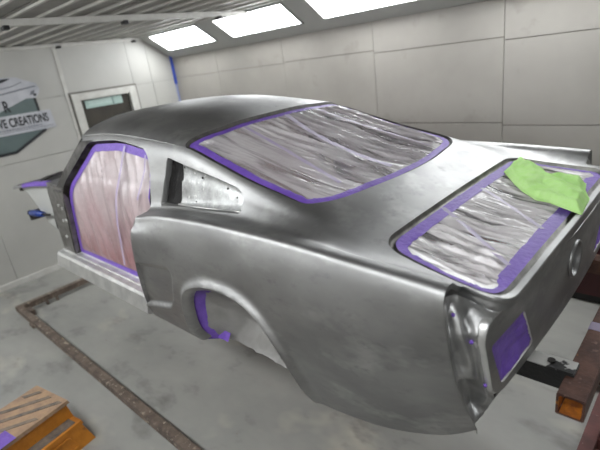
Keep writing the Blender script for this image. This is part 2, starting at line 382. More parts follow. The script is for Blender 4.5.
def sidew(x,z,lower=False):
    """half width of the body's side skin at (x,z)"""
    f=(min(max(x,XS[0]),XS[-1])-XS[0])/(XS[1]-XS[0]); i=min(int(f),len(XS)-2); f-=i; r=[]
    for k in (i,i+1):
        s=SEC[k,:K6+1] if lower else SEC[k,K8:K11+1]; r.append(np.interp(z,s[:,1],s[:,0]))
    return r[0]*(1-f)+r[1]*f

# ------------------------------------------------------------------ the booth
XF, XB, YR, YL = -4.6, 3.4, 2.14, -2.5       # front wall, rear wall, right wall, left wall
ZC, CH_Z, CH_Y = 2.02+LIFT, 1.72+LIFT, 1.70  # ceiling, foot of the sloped light panels, ceiling half width
CHL = YL+0.44
def structure(o): o['kind'] = 'structure'; return o
structure(box('floor', (XF-.2, YL-.2, -.12), (XB+.2, YR+.2, 0), M['floor'], bevel=0))
def panel_wall(name, axis, pos, sgn, us, zs, skip=None, top=None):
    """wall slab with separate sheet panels, the joints recessed; axis = normal axis, sgn = direction into the room"""
    back = pos-sgn*0.02
    def mk(nm, u0, u1, z0, z1, t0, t1, m, par, bev):
        lo = [0, 0, z0]; hi = [0, 0, z1]; o = 1-axis
        lo[axis], hi[axis] = min(t0, t1), max(t0, t1); lo[o], hi[o] = u0, u1
        return box(nm, lo, hi, m, par, bevel=bev)
    wall = structure(mk(name, us[0], us[-1], zs[0], zs[-1], back-sgn*0.1, back, M['seam'] if name == 'wall_right' else M['seam_pale'], None, 0))
    rnd = random.Random(5)
    for i in range(len(us)-1):
        sh = rnd.uniform(-.025, .025) if name == 'wall_right' else 0
        for j in range(len(zs)-1):
            if skip and skip(i, j): continue
            z0 = zs[j]+(sh if j > 0 else 0); z1 = zs[j+1]+(sh if j < len(zs)-2 else 0)
            mk('panel', us[i]+.002, us[i+1]-.002, z0+.0025, z1-.0025, back, pos+sgn*rnd.uniform(0, .002), M[{'wall_back': 'back_wall', 'wall_front': 'wall_pale'}.get(name, 'wall')], wall, .0025)
    return wall
zs = [0.0, 0.78+LIFT, 1.44+LIFT, CH_Z]
wr = panel_wall('wall_right', 1, YR, -1, [XF]+[.035-1.205*k for k in (3, 2, 1, 0)]+[.035+1.205, .035+2.41, XB], zs)
panel_wall('wall_left', 1, YL, 1, [XF, -3.4, -2.2, -1.0, .2, 1.4, 2.6, XB], zs)
panel_wall('wall_back', 0, XB, -1, [YL, -1.3, -.1, 1.1, YR], [0, 1.4, ZC])
DY0, DY1, DZ = 0.60, 1.47, 1.43+LIFT          # the door's outer frame
fw = panel_wall('wall_front', 0, XF, 1, [YL, -1.83, -.63, .585, DY1+.005, 1.76, YR], [0, 0.78+LIFT, DZ, ZC+.02], skip=lambda i, j: i == 3 and j < 2)
box('baseboard', (XF, YL, 0), (XF+.03, DY0-.02, .07), M['white_trim'], fw, bevel=.006)['kind'] = 'structure'
box('joint_strip', (XF, .545, 0.7), (XF+.014, .59, ZC-.03), M['white_trim'], fw, bevel=.004)
box('baseboard', (XF+.1, YR-.02, 0), (XB, YR, .07), M['white_trim'], wr, bevel=.005)
# corner strip of blue film on the far corner
st = box('corner_strip', (XF+.004, YR-.035, 1.36+LIFT), (XF+.03, YR-.004, 1.745+LIFT), M['blue'], fw, bevel=.003); st['label'] = 'blue corner strip'
st = box('corner_strip', (XF+.004, YR-.028, 0.9+LIFT), (XF+.02, YR-.004, 1.355+LIFT), M['blue_faded'], fw, bevel=.003); st['label'] = 'faded lower corner strip'
# door
dr = structure(box('door_1', (XF-.06, DY0+.09, 0), (XF-.02, DY1-.09, DZ-.09), M['white_trim']))
box('door_frame', (XF-.05, DY0, 0), (XF+.035, DY0+.10, DZ), M['white_trim'], dr, bevel=.006)
box('door_frame', (XF-.05, DY1-.10, 0), (XF+.035, DY1, DZ), M['white_trim'], dr, bevel=.006)
box('door_frame', (XF-.05, DY0+.10, DZ-.085), (XF+.034, DY1-.10, DZ), M['white_trim'], dr, bevel=.006)
for (a, b, c, d) in ((DY0-.022, DY0-.002, 0, DZ+.02), (DY1+.002, DY1+.022, 0, DZ+.02), (DY0-.022, DY1+.022, DZ+.002, DZ+.022)):
    box('door_casing', (XF-.01, a, c), (XF+.02, b, d), M['seam'], dr, bevel=.003)
box('window_pane', (XF-.022, DY0+.115, .75+LIFT), (XF-.012, DY1-.115, DZ-.09), M['door_glass'], dr, bevel=.002)
pl = box('sign_plate', (XF-.012, .752, 1.235+LIFT), (XF+.004, 1.255, DZ-.095), M['plate'], dr, bevel=.003); pl['label'] = 'pale green lettered plate in the door window'
bm = bmesh.new(); rnd = random.Random(2)
for k in range(9):
    y = .80+k*.034
    addbox(bm, (XF+.003, y, 1.268+LIFT), (XF+.0055, y+.006, 1.318+LIFT)); addbox(bm, (XF+.003, y+.012+rnd.choice((0, .006)), 1.268+LIFT), (XF+.0055, y+.024, 1.276+LIFT))
    addbox(bm, (XF+.003, y, 1.31+LIFT), (XF+.0055, y+.022, 1.318+LIFT))
finish('plate_lettering', bm, M['plate_ink'], pl)
bm = bmesh.new(); addbox(bm, (XF+.003, 1.118, 1.25+LIFT), (XF+.006, 1.126, 1.325+LIFT)); addbox(bm, (XF+.003, 1.105, 1.25+LIFT), (XF+.006, 1.14, 1.262+LIFT))
finish('plate_mark', bm, M['plate_dark'], pl)
box('door_handle', (XF-.02, DY1-.17, .33+LIFT), (XF+.05, DY1-.13, .36+LIFT), M['zinc'], dr, bevel=.004)
# ceiling: sheets, ribs running the length of the booth, cross beams
ce = structure(box('ceiling', (XF-.1, CHL, ZC+.02), (XB+.1, CH_Y, ZC+.12), M['seam'], bevel=0))
nsh = 10; wsh = (CH_Y-CHL)/nsh
for k in range(nsh):
    box('sheet', (XF, CHL+k*wsh+.003, ZC+.006+.004*(k % 2)), (XB, CHL+(k+1)*wsh-.003, ZC+.025), M['ceil'], ce, bevel=0)
nr = 20
for k in range(nr):
    y = CH_Y-.05-k*.196
    if y < CHL+.02: break
    bm = bmesh.new(); vs = [(-.018, ZC+.012), (-.012, ZC-.006), (.012, ZC-.006), (.018, ZC+.012)]
    prism('rib', [(y+a, z) for a, z in vs], 0, XF, XB, M['rib'], ce); bm.free()
for x in (-2.42, -.2, 2.0):
    bmx = box('beam', (x-.022, CHL-.02, ZC-.052), (x+.022, CH_Y+.02, ZC-.004), M['white_trim'], ce, bevel=.006)
    for y in (-1.5, -.55, .36, 1.36):
        box('cable_clip', (x-.03, y-.022, ZC-.075), (x+.032, y+.022, ZC-.045), M['black'], bmx, bevel=.006)
tb = box('beam', (XF, CHL-.02, ZC-.04), (XF+.035, CH_Y+.03, ZC-.002), M['white_trim'], ce, bevel=.006)
for y in (-.4, .62, 1.6): box('cable_clip', (XF+.01, y-.025, ZC-.058), (XF+.06, y+.025, ZC-.03), M['black'], tb, bevel=.006)
# sloped light panels with the tube fixtures set in them
def slope(name, y_top, y_bot):
    s = 1 if y_bot > y_top else -1
    return structure(prism(name, [(y_top, ZC), (y_bot, CH_Z), (y_bot+s*.06, CH_Z), (y_bot+s*.06, ZC+.1), (y_top, ZC+.1)], 0, XF, XB, M['white_metal']))
slope('trim_1', CH_Y, YR); slope('trim_2', CHL, YL)
def light(x0, x1, side, lab, grp):
    yt, yb = (CH_Y, YR) if side > 0 else (CHL, YL); L = math.hypot(yb-yt, ZC-CH_Z); ex = Vector((0, (yb-yt)/L, (CH_Z-ZC)/L)); nn = Vector((0, -side*(ZC-CH_Z)/L, -abs(yb-yt)/L))
    org = Vector(((x0+x1)/2, yt, ZC))+ex*L*.36
    t = empty('ceiling_light', org, lab, 'light', grp); h = (x1-x0)/2; q = .30*L
    def plate(nm, a, b, c, d, t0, t1, m):
        bm = bmesh.new(); V = []
        for tt in (t0, t1):
            for (u, v) in ((a, c), (b, c), (b, d), (a, d)): V.append(bm.verts.new(Vector((u, 0, 0))+ex*v+nn*tt))
        bm.faces.new(V[:4]); bm.faces.new(V[4:][::-1])
        for i in range(4): bm.faces.new((V[i], V[4+i], V[4+(i+1) % 4], V[(i+1) % 4]))
        return finish(nm, bm, m, t)
    plate('diffuser', -h, h, -q, q, .002, .008, M['diffuser' if side > 0 else 'diffuser_left'])
    f = .02
    plate('frame', -h-f, h+f, -q-f, -q, 0, .014, M['white_metal']); plate('frame', -h-f, h+f, q, q+f, 0, .014, M['white_metal'])
    plate('frame', -h-f, -h, -q, q, 0, .014, M['white_metal']); plate('frame', h, h+f, -q, q, 0, .014, M['white_metal'])
    return t
labs = ['lit ceiling light panel nearest the far corner with the blue strip', 'lit ceiling light panel whole in view between its two neighbours', 'lit ceiling light panel cut off by the top edge of the photo']
xs = [(-4.36, -3.33), (-2.98, -1.91), (-1.60, -.50), (-.2, .9), (1.2, 2.3)]
for i, (a, b) in enumerate(xs):
    light(a, b, 1, (labs+['lit light panel over the right wall, fourth counted from the door wall', 'lit light panel over the right wall, nearest the rear wall'])[i], 'light panels over the right wall')
for (a, b), w in zip(xs, ('nearest the door wall', 'second counted from the door wall', 'third counted from the door wall', 'fourth counted from the door wall', 'nearest the rear wall')):
    light(a, b, -1, 'lit light panel over the left wall, '+w, 'light panels over the left wall')
# badge sign on the front wall
bs = empty('wall_sign', (XF, -.2, .89+LIFT), 'shield-shaped wall sign with a silver car and a lettered banner', 'sign')
off = Vector((XF, -.2, .89+LIFT))
def flat(name, pts, t0, t1, m, par, bev=.002):
    o = prism(name, [(y+.2, z-.89) for y, z in pts], 0, t0, t1, m, par, bevel=bev); return o
flat('shield_border', [(.205, 1.50), (.215, 1.075), (-.175, .88), (-.43, .88), (-.82, 1.075), (-.81, 1.50)], .001, .014, M['ink'], bs)
flat('shield', [(.175, 1.50), (.185, 1.095), (-.183, .912), (-.422, .912), (-.79, 1.095), (-.78, 1.50)], .010, .018, M['shield'], bs)
car = flat('car_picture', [(-.85, 1.30), (-.33, 1.31), (-.12, 1.385), (.10, 1.46), (.20, 1.455), (.25, 1.50), (.272, 1.55), (.25, 1.615), (.13, 1.665), (.06, 1.70), (-.08, 1.71), (-.40, 1.74), (-.85, 1.72)], .016, .026, M['silver_print'], bs)
for pts, mm in (([(-.85, 1.64), (-.1, 1.655), (.0, 1.69), (-.05, 1.695), (-.2, 1.685), (-.85, 1.69)], 'ink'), ([(-.6, 1.485), (.10, 1.575), (.235, 1.59), (.235, 1.578), (.10, 1.56), (-.6, 1.47)], 'grey_print'),
                ([(-.6, 1.55), (-.02, 1.61), (.10, 1.645), (.10, 1.638), (-.02, 1.60), (-.6, 1.54)], 'grey_print'), ([(.15, 1.49), (.17, 1.53), (.215, 1.545), (.20, 1.50)], 'grey_print'), ([(.185, 1.475), (.19, 1.50), (.225, 1.505), (.21, 1.475)], 'ink')):
    flat('car_line', pts, .024, .029, M[mm], car, bev=0)
bn = flat('banner', [(.315, 1.305), (.33, 1.095), (-1.0, 1.095), (-1.0, 1.305)], .018, .030, M['silver_print'], bs)
flat('banner_edge', [(.30, 1.13), (.30, 1.124), (-1.0, 1.124), (-1.0, 1.13)], .029, .032, M['grey_print'], bn, bev=0)
def onwall(y, z, t): return Matrix(((0, 0, 1, t), (1, 0, 0, y+.2), (0, 1, 0, z-.89), (0, 0, 0, 1)))
lettering('banner_lettering', 'VE CREATIONS', .135, M['ink'], bn, onwall(.268, 1.180, .030), sx=.585)
lettering('sign_lettering', 'R', .17, M['ink'], bs, onwall(-.10, 1.345, .026), sx=.62)
bm = bmesh.new(); rnd = random.Random(4); y = -.35
while y < .16:
    wd = rnd.uniform(.012, .022); addbox(bm, (.029, y+.2, 1.140-.89), (.032, y+.2+wd, 1.160-.89)); y += wd+.009
finish('banner_small_print', bm, M['grey_print'], bn)

# ------------------------------------------------------------------ the car body (all its parts are built in the body's own frame)
CAR = empty('car_body', (0, 0, LIFT), 'bare steel fastback car body shell masked with purple tape and film', 'car')
SG = (('left', -1), ('right', 1))
# outlines of the openings, measured on the skin
BL = [(-.44, -.588, .035), (-.434, -.30, .25), (-.43, 0, .3), (-.434, .30, .25), (-.44, .588, .035), (.05, .600, .2), (.305, .600, .05), (.385, .485, .1), (.452, .16, .2), (.452, -.16, .2), (.385, -.485, .1), (.305, -.600, .05), (.05, -.600, .2)]
TR = [(.625, -.60, .09), (.637, -.33, .2), (.640, 0, .3), (.637, .33, .2), (.625, .60, .09), (.86, .645, .15), (1.043, .664, .075), (1.052, .46, .15), (1.061, 0, .3), (1.052, -.46, .15), (1.043, -.664, .075), (.86, -.645, .15)]
QW = [(-.613, .903, .02), (-.555, 1.138, .02), (-.17, 1.067, .1), (-.03, 1.036, .015), (.012, 1.008, .015), (.018, .945, .02)]
DO = [(-1.97, .35, .06), (-1.89, .66, .1), (-1.84, .88, .12), (-1.455, 1.188, .06), (-1.10, 1.205, .1), (-.76, 1.165, .06), (-.715, 1.06, .08), (-.72, .93, .05), (-.69, .86, .03), (-.69, .36, .03)]
AR = [(-.335, .15, .02), (-.365, .36, .12), (-.30, .59, .16), (-.10, .672, .12), (.10, .676, .12), (.235, .62, .12), (.345, .45, .1), (.415, .25, .05), (.44, .15, .02)]
sBL, sTR, sQW, sDO, sAR = (sdf(outline(c)) for c in (BL, TR, QW, DO, AR))
oTRg = outline(TR, -.017)
SCOOP = [(-.95, .315, .03), (-.47, .435, .045), (-.36, .675, .07), (-.95, .60, .03)]
sSC = sdf(outline(SCOOP))
def qfront(z): return np.interp(z, [.2, .30, .45, .63, .76, .86, .9], [-.86, -.80, -.765, -.722, -.705, -.705, -.70])
def xend(z): return .945+.034*np.clip((.86-z)/.5, 0, 1)
def wshield(w, z): return np.where(z < 1.18, -1.60+(1.18-z)*-1.16, -1.60-.10*(1-(w/.57)**2))
nu, nv = len(XS), len(VS)
V0 = np.zeros((nu*nv, 4)); V0[:, 0] = np.repeat(XS, nv); V0[:, 1] = -SEC[:, :, 0].ravel(); V0[:, 2] = SEC[:, :, 1].ravel(); V0[:, 3] = np.tile(VS, nu)
sm = lambda t: np.clip(t, 0, 1)**2*(3-2*np.clip(t, 0, 1))
lo = V0[:, 3] < 6; xz = V0[:, [0, 2]]
dsc = sSC(xz); V0[:, 1] += np.where(lo, .020*sm((.004-dsc)/.018), 0)                       # pressed scoop behind the door
V0[:, 1] -= np.where(lo, .008*np.exp(-((dsc-.012)/.014)**2)*(xz[:, 1] < .48)*(xz[:, 0] < -.44), 0)
da = sAR(xz); V0[:, 1] -= np.where(lo & (xz[:, 1] > .20), .022*np.exp(-(np.maximum(da, 0)/.020)**2)*sm((xz[:, 1]-.2)/.15), 0)  # rolled wheel lip
F0 = [f[::-1] for f in grid_faces(nu, nv)]
off9 = lambda cond, d: np.where(cond, d, -1.0)
V1, F1 = clip(V0, F0, lambda V: off9(V[:, 3] < 7.5, qfront(V[:, 2])-V[:, 0]))
V1, F1 = clip(V1, F1, lambda V: off9(V[:, 3] >= 7.3, -sDO(V[:, [0, 2]])))
V1, F1 = clip(V1, F1, lambda V: wshield(-V[:, 1], V[:, 2])-V[:, 0])
V1, F1 = clip(V1, F1, lambda V: off9(V[:, 3] < 6, -sAR(V[:, [0, 2]])))
V1, F1 = clip(V1, F1, lambda V: off9(V[:, 3] > 8.2, -sBL(V[:, [0, 1]])))
V1, F1 = clip(V1, F1, lambda V: off9(V[:, 3] > 6.9, -sTR(V[:, [0, 1]])))
V1, F1 = clip(V1, F1, lambda V: off9((V[:, 3] > 8) & (V[:, 3] < 10), -sQW(V[:, [0, 2]])))
sTRg = sdf(oTRg)
V1, F1 = clip(V1, F1, lambda V: np.minimum(V[:, 0]-xend(V[:, 2]), np.where(V[:, 3] > 6.6, sTRg(V[:, [0, 1]]), 1.0)))
is_pillar = lambda c: c[0] < -1.40 and c[3] < 10 and c[3] > 7 and c[2] < 1.195
is_roof = lambda c: not is_pillar(c) and ((c[0] < -.76 and c[3] > 8) or (c[0] < -.2 and c[3] >= 10))
is_deck = lambda c: c[0] > .2 and c[3] >= 9.4 and not is_roof(c)
Vr, Fr = sub(V1, F1, is_roof); Vd, Fd = sub(V1, F1, is_deck)
Vq, Fq = sub(V1, F1, lambda c: not is_roof(c) and not is_deck(c) and not (c[0] < -.9 and c[3] > 6))
def both(name, V, F, m):
    Vm = V.copy(); Vm[:, 1] *= -1; n = len(V)
    return mesh(name, np.concatenate([V, Vm]), list(F)+[tuple(i+n for i in f[::-1]) for f in F], m, CAR, merge=1e-5)
Vp, Fp = sub(V1, F1, is_pillar)
for nm, s in SG:
    V = Vp.copy(); V[:, 1] *= -s
    mesh('pillar_skin', V, [f if s < 0 else f[::-1] for f in Fp], M['steel_dark'], CAR)['label'] = 'dark outer face of the windshield pillar'  # same skin as the roof, its shade put in as darker steel
both('roof_panel', Vr, Fr, M['steel'])['label'] = 'dark grey curved roof skin'
both('deck_panel', Vd, Fd, M['steel'])
def sided(fn):
    for nm, s in SG: fn(s)
def quarter(s):
    V = Vq.copy(); V[:, 1] *= -s
    q = mesh('quarter_panel', V, [f if s < 0 else f[::-1] for f in Fq], M['steel'], CAR)
    # skirt: folded flanges behind the open edges
    ar = [p for p in outline(AR) if p[1] > .25]
    k0 = min(range(len(ar)), key=lambda k: (ar[k][0] < 0, -0)) if False else 0
    ar = sorted(ar, key=lambda p: math.atan2(p[0]-.03, p[1]-.3))
    def lip(x, z): return sidew(x, z, True)+.022*sm(np.array((z-.2)/.15))
    A = [(x, s*lip(x, z), z) for x, z in ar]; B = [(.03+(x-.03)*.94, s*(lip(x, z)-.012), .3+(z-.3)*.955) for x, z in ar]; C = [(.03+(x-.03)*.93, s*(lip(x, z)-.05), .3+(z-.3)*.95) for x, z in ar]
    strip('wheel_lip', [A, B, C], M['steel'], q, closed=False)
    zz = np.linspace(.25, .86, 16)
    A = [(float(qfront(z)), s*sidew(float(qfront(z)), z, True), z) for z in zz]; B = [(x+.004, y-s*.02, z) for x, y, z in A]; C = [(x+.03, y-s*.055, z) for x, y, z in A]
    strip('door_edge_flange', [A, B, C], M['steel'], q, closed=False)
    # end cap flange of the fender: rolled lip following the skin at the cut
    i = int(np.argmin(abs(XS-.945))); sec = SEC[i]; A = []; B = []; Cc = []
    for k in range(nv):
        if VS[k] > 8.9: break
        z = sec[k, 1]; low = VS[k] < 5; x = float(xend(z)); w = sidew(x, z, True) if low else sec[k, 0]; up = VS[k] >= 6
        A.append((x, s*w, z)); B.append((x-.004, s*(w-(0 if up else .004)), z-(.018 if up else .002))); Cc.append((x-.012, s*(w-.018), z-(.03 if up else .006)))
    D0 = [(.930, s*(sec[k, 0]-(.012 if VS[k] < 6 else 0)), sec[k, 1]-.003) for k in range(nv) if 5.2 < VS[k] <= 9.2]
    strip('end_closure', [D0, [(x-.006, y, z-.085) for x, y, z in D0]], M['post_steel'], q, closed=False)
    strip('end_flange', [A, B, Cc], M['steel'], q, closed=False)
    return q
QP = {}
for nm, s in SG: QP[s] = quarter(s)
QP[-1]['label'] = 'left quarter panel with the wheel opening in view'

# ---- quarter windows: recessed vent sheet with a black gap
def qwindow(s):
    lp = outline(QW); at = lambda P, d: [(x, s*(sidew(x, z)-d), z) for x, z in P]
    fr = strip('quarter_window_frame', [at(lp, 0), at(outline(QW, .003), .006), at(outline(QW, .006), .034)], M['steel'], CAR)
    i1 = outline(QW, .004); fd = sdf(i1)
    xs = np.linspace(-.63, .03, 60); zz = np.linspace(.89, 1.15, 30)
    V = np.array([(x, 0, z, 0) for x in xs for z in zz]); f = grid_faces(60, 30)
    V, f = clip(V, f, lambda A: fd(A[:, [0, 2]]))
    for v in V:
        edge = max(0, 1+fd(np.array([[v[0], v[2]]]))[0]/.02)
        v[1] = s*(sidew(v[0], v[2])-.026+.004*nz(v[0]*9, v[2]*9, 2)-.010*(1 if v[0] < -.475+.10*(v[2]-.9) else 0)+.006*edge)
    V1, f1 = sub(V, f, lambda c: c[0] < -.475+.10*(c[2]-.9)); V2, f2 = sub(V, f, lambda c: c[0] >= -.475+.10*(c[2]-.9))
    mesh('vent_gap', V1, f1, M['black_void'], fr, flip=s > 0)['label'] = 'black slot at the front of the window'
    sh = mesh('vent_sheet', V2, f2, M['zinc'], fr, flip=s > 0); sh['label'] = 'pale welded-in sheet'
    bm = bmesh.new()
    for (x, z) in ((-.30, 1.052), (-.335, .945), (-.12, 1.02), (-.44, 1.09), (-.05, .99)):
        bmesh.ops.create_uvsphere(bm, u_segments=8, v_segments=5, radius=.005, matrix=Matrix.Translation((x, s*(sidew(x, z)-.026), z)))
    finish('rivet', bm, M['steel_dark'], fr, smooth=True)['kind'] = 'stuff'
    pts = [(x, s*(sidew(x, z)-.019), z) for x, z in [(-.47, .922), (-.3, .928), (-.1, .937), (.0, .945)]]
    tube('lower_weld', pts, [.004, .006, .005, .008], M['bright_steel'], fr, n=6)
    pts = [(x, s*(sidew(x, z)-.022), z) for x, z in [(-.45, 1.112), (-.3, 1.082), (-.17, 1.057), (-.03, 1.026)]]
    tube('upper_seam', pts, .004, M['sealer'], fr, n=6)
sided(qwindow)
# drip rails
for nm, s in SG:
    pts = []
    for x in np.linspace(-1.58, -.50, 26):
        Cc = controls(x)[0]; pts.append((x, s*(Cc[10, 0]+.004), Cc[10, 1]+.001))
    tube('drip_rail', pts, [.006]*22+[.005, .004, .003, .0015], M['steel'], CAR, n=8)

def xt(y, z): return 1.046+.026*(1-(y/.7)**2)+.012*y/.7+(z-.8)*.03
# ---- openings on top: gutters, film, tape
def on_top(P, d): return [(x, y, topz(x, y)-d) for x, y in P]
def jitter(P, amp, seed): return [(p[0]+amp*nz(i*.35, seed), p[1]+amp*nz(i*.35, seed+9)) for i, p in enumerate(P)]
def masking(name, C, t0, t1, depth, sag, film_m, tape_m, fold, nx, ny, lab, tp=.0015, side=1.0):
    lp = outline(C, t0+.012); f = sdf(lp); a = lp.min(0)-.01; b = lp.max(0)+.01
    xs = np.linspace(a[0], b[0], nx); ys = np.linspace(a[1], b[1], ny)
    V = np.array([(x, y, 0, 0) for x in xs for y in ys]); F = [q[::-1] for q in grid_faces(nx, ny)]
    V, F = clip(V, F, lambda A: f(A[:, :2])); d = -f(V[:, :2])
    for v, e in zip(V, d):
        k = min(1, max(0, (e-(t1-t0-.02))/.05)); v[2] = topz(v[0], v[1])-depth-sag*min(1, e/.18)+fold(v[0], v[1])*k
    fl = mesh(name, V, [q[::-1] for q in F], film_m, CAR, flip=True); fl['label'] = lab
    rows = []
    for i, t in enumerate(np.linspace(t0, t1, 5)):
        P = outline(C, t, nc=9, ne=12)
        if side < 1:
            Pn = outline(C, t0+(t-t0)*side, nc=9, ne=12); P = np.array([p*(1-k)+q*k for p, q, k in zip(P, Pn, [float(sm(np.array((abs(q[1])-.53)/.06))) for q in Pn])])
        if i == 4: P = np.array(jitter(P, .006, 3.3))
        rows.append([(x, y, topz(x, y)-depth+tp+.0016*nz(x*55, y*55, i)+(0 if i < 4 else -.001)) for x, y in P])
    t = strip('masking_tape', rows, tape_m, fl)
    return fl
# rear window
g = [on_top(outline(BL, a), d) for a, d in ((0, 0), (.003, .008), (.007, .017), (.030, .018))]
strip('rear_window_gutter', g, M['sealer'], CAR)['label'] = 'dark window channel'
def fold_bl(x, y):
    k = sm(np.array((y+.33)/.16)); a = math.radians(-8); u = x*math.cos(a)-y*math.sin(a); v = x*math.sin(a)+y*math.cos(a)
    return float(.024*folds(u+.2*y, v, 1.5, 17.0, 4.0)*(.14+.86*k))-.004
RW = masking('rear_window_film', BL, .018, .050, .014, .012, M['film'], M['tape'], fold_bl, 150, 240, 'wrinkled clear film over the rear window')
def seam_strip(pts, wd, base, par, m, sink, tz=topz, nm='seam_tape'):
    P = [np.array(p, float) for p in pts]; Q = []
    for i in range(len(P)-1):
        for k in range(8): Q.append(P[i]+(P[i+1]-P[i])*k/8)
    Q.append(P[-1]); L = []; R = []
    for i, q in enumerate(Q):
        t = Q[min(i+1, len(Q)-1)]-Q[max(i-1, 0)]; n = np.array([-t[1], t[0]])/np.linalg.norm(t)
        for s, A in ((1, L), (-1, R)):
            p = q+n*s*wd/2*(1+.25*nz(i*.4, s, 5)); A.append((p[0], p[1], tz(*p)-sink+.003*nz(i*.5, s, 2)))
    return strip(nm, [R, L], m, par, closed=False)
seam_strip([(-.375, -.255), (-.06, -.298), (.16, -.341), (.30, -.37)], .020, 0, RW, M['tape_pale'], .0085)
seam_strip([(-.37, .05), (-.155, -.03), (.02, -.07), (.2, -.09), (.36, -.08)], .030, 0, RW, M['tape_pale'], .0080)
seam_strip([(-.38, .30), (-.15, .30), (.1, .32), (.33, .33)], .022, 0, RW, M['tape_pale'], .0085)
# trunk
g = [on_top(outline(TR, a), d) for a, d in ((0, 0), (.002, .012), (.006, .024), (.020, .025), (.023, .012), (.030, .012))]
strip('trunk_gutter', g, M['post_steel'], CAR)
zl = lambda P, d: [(x, y, topz(x, min(max(y, -.68), .68))-d) for x, y in P]
gg = [p for p in outline(TR, -.017, nc=9, ne=12)]; n = len(gg); k0 = min(range(n), key=lambda k: (abs(gg[k][0]-.93)+(0 if gg[k][1] > 0 else 9)))
gg = gg[k0:]+gg[:k0]; gg = [p for p in gg if p[0] > .925]
gg = sorted(gg, key=lambda p: math.atan2(p[1], p[0]-.75))
def tailtop(P): return [(max(x-.004, xt(y, .79)) if abs(y) < .62 else x-.004, y, .797+.0*y) for x, y in P]
strip('trunk_lip', [zl(gg, 0), zl([(x+.003, y*1.003) for x, y in gg], .004), zl([(x+.003, y*1.003) for x, y in gg], .012), zl([(x-.006, y*.994) for x, y in gg], .014), zl([(x-.004, y) for x, y in gg], .024), tailtop(gg)], M['steel'], CAR, closed=False)['label'] = 'folded lip behind the trunk opening'
def fold_tr(x, y):
    fan = .5*(x-.64)*nz(y*3, 2.0, 1.0)
    return float(.036*folds(x, y+fan*.3, 2.0, 21.0, 11.0)*(.45+.55*sm(np.array(.5+2.5*nz(x*2, y*3, 8.0)))))-.006
TK = masking('trunk_film', TR, .022, .068, .010, .014, M['film_trunk'], M['tape'], fold_tr, 120, 320, 'wrinkled silvery film over the trunk opening', side=.45)
seam_strip([(.665, -.22), (.80, -.315), (.99, -.46)], .018, 0, TK, M['tape_pale'], .007)
seam_strip([(.70, .06), (.85, -.05), (1.0, -.165)], .016, 0, TK, M['tape_pale'], .007)

# ---- door openings: jamb, tape, pinkish film
def door(s):
    def dw(x, z):
        if z > .97: return sidew(x, z)
        w0 = sidew(x, .97); return .722-(.722-w0)*math.exp(-(.97-z)/(2*(.722-w0)))
    at = lambda P, d: [(x, s*(dw(x, z)-d), z) for x, z in P]
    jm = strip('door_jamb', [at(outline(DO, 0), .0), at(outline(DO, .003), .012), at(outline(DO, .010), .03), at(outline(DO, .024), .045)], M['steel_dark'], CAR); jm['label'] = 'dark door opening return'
    lp = outline(DO, .026); f = sdf(lp); a = lp.min(0)-.01; b = lp.max(0)+.01; nx, ny = 110, 90
    V = np.array([(x, 0, z, 0) for x in np.linspace(a[0], b[0], nx) for z in np.linspace(a[1], b[1], ny)]); F = grid_faces(nx, ny)
    V, F = clip(V, F, lambda A: f(A[:, [0, 2]])); d = -f(V[:, [0, 2]])
    for v, e in zip(V, d):
        k = min(1, max(0, (e-.02)/.06)); x, z = v[0], v[2]; w = at([(x, z)], .04)[0][1]*s
        h = .024*folds(z*.9+.25*x, x+.22*z, 1.1, 8.5, 21.0)-.006
        v[1] = s*(w+h*k-.010*min(1, e/.2))
    fl = mesh('door_film', V, F, M['film_door'], CAR, flip=s > 0); fl['label'] = 'pinkish film over the door opening'
    rows = []
    for i, t in enumerate(np.linspace(.022, .064, 5)):
        P = outline(DO, t, nc=9, ne=10)
        if i == 4: P = np.array(jitter(P, .005, 6.1))
        rows.append([(x, y+s*.0012*nz(x*50, z*50, i), z) for x, y, z in at(P, .037)])
    strip('masking_tape', rows, M['tape'], fl)
    def vstrip(pts, wd):
        L = []; R = []
        for i in range(len(pts)-1):
            for k in range(10):
                t = k/10; x = pts[i][0]*(1-t)+pts[i+1][0]*t; z = pts[i][1]*(1-t)+pts[i+1][1]*t; y = at([(x, z)], .026)[0][1]+s*.003*nz(z*9, x, 3)
                L.append((x-wd/2, y, z)); R.append((x+wd/2, y, z))
        strip('seam_tape', [L, R], M['tape_pale'], fl, closed=False)
    vstrip([(-1.04, 1.17), (-1.09, .98), (-1.15, .73), (-1.22, .41)], .022); vstrip([(-.815, 1.13), (-.82, 1.05), (-.88, .88)], .016)
sided(door)
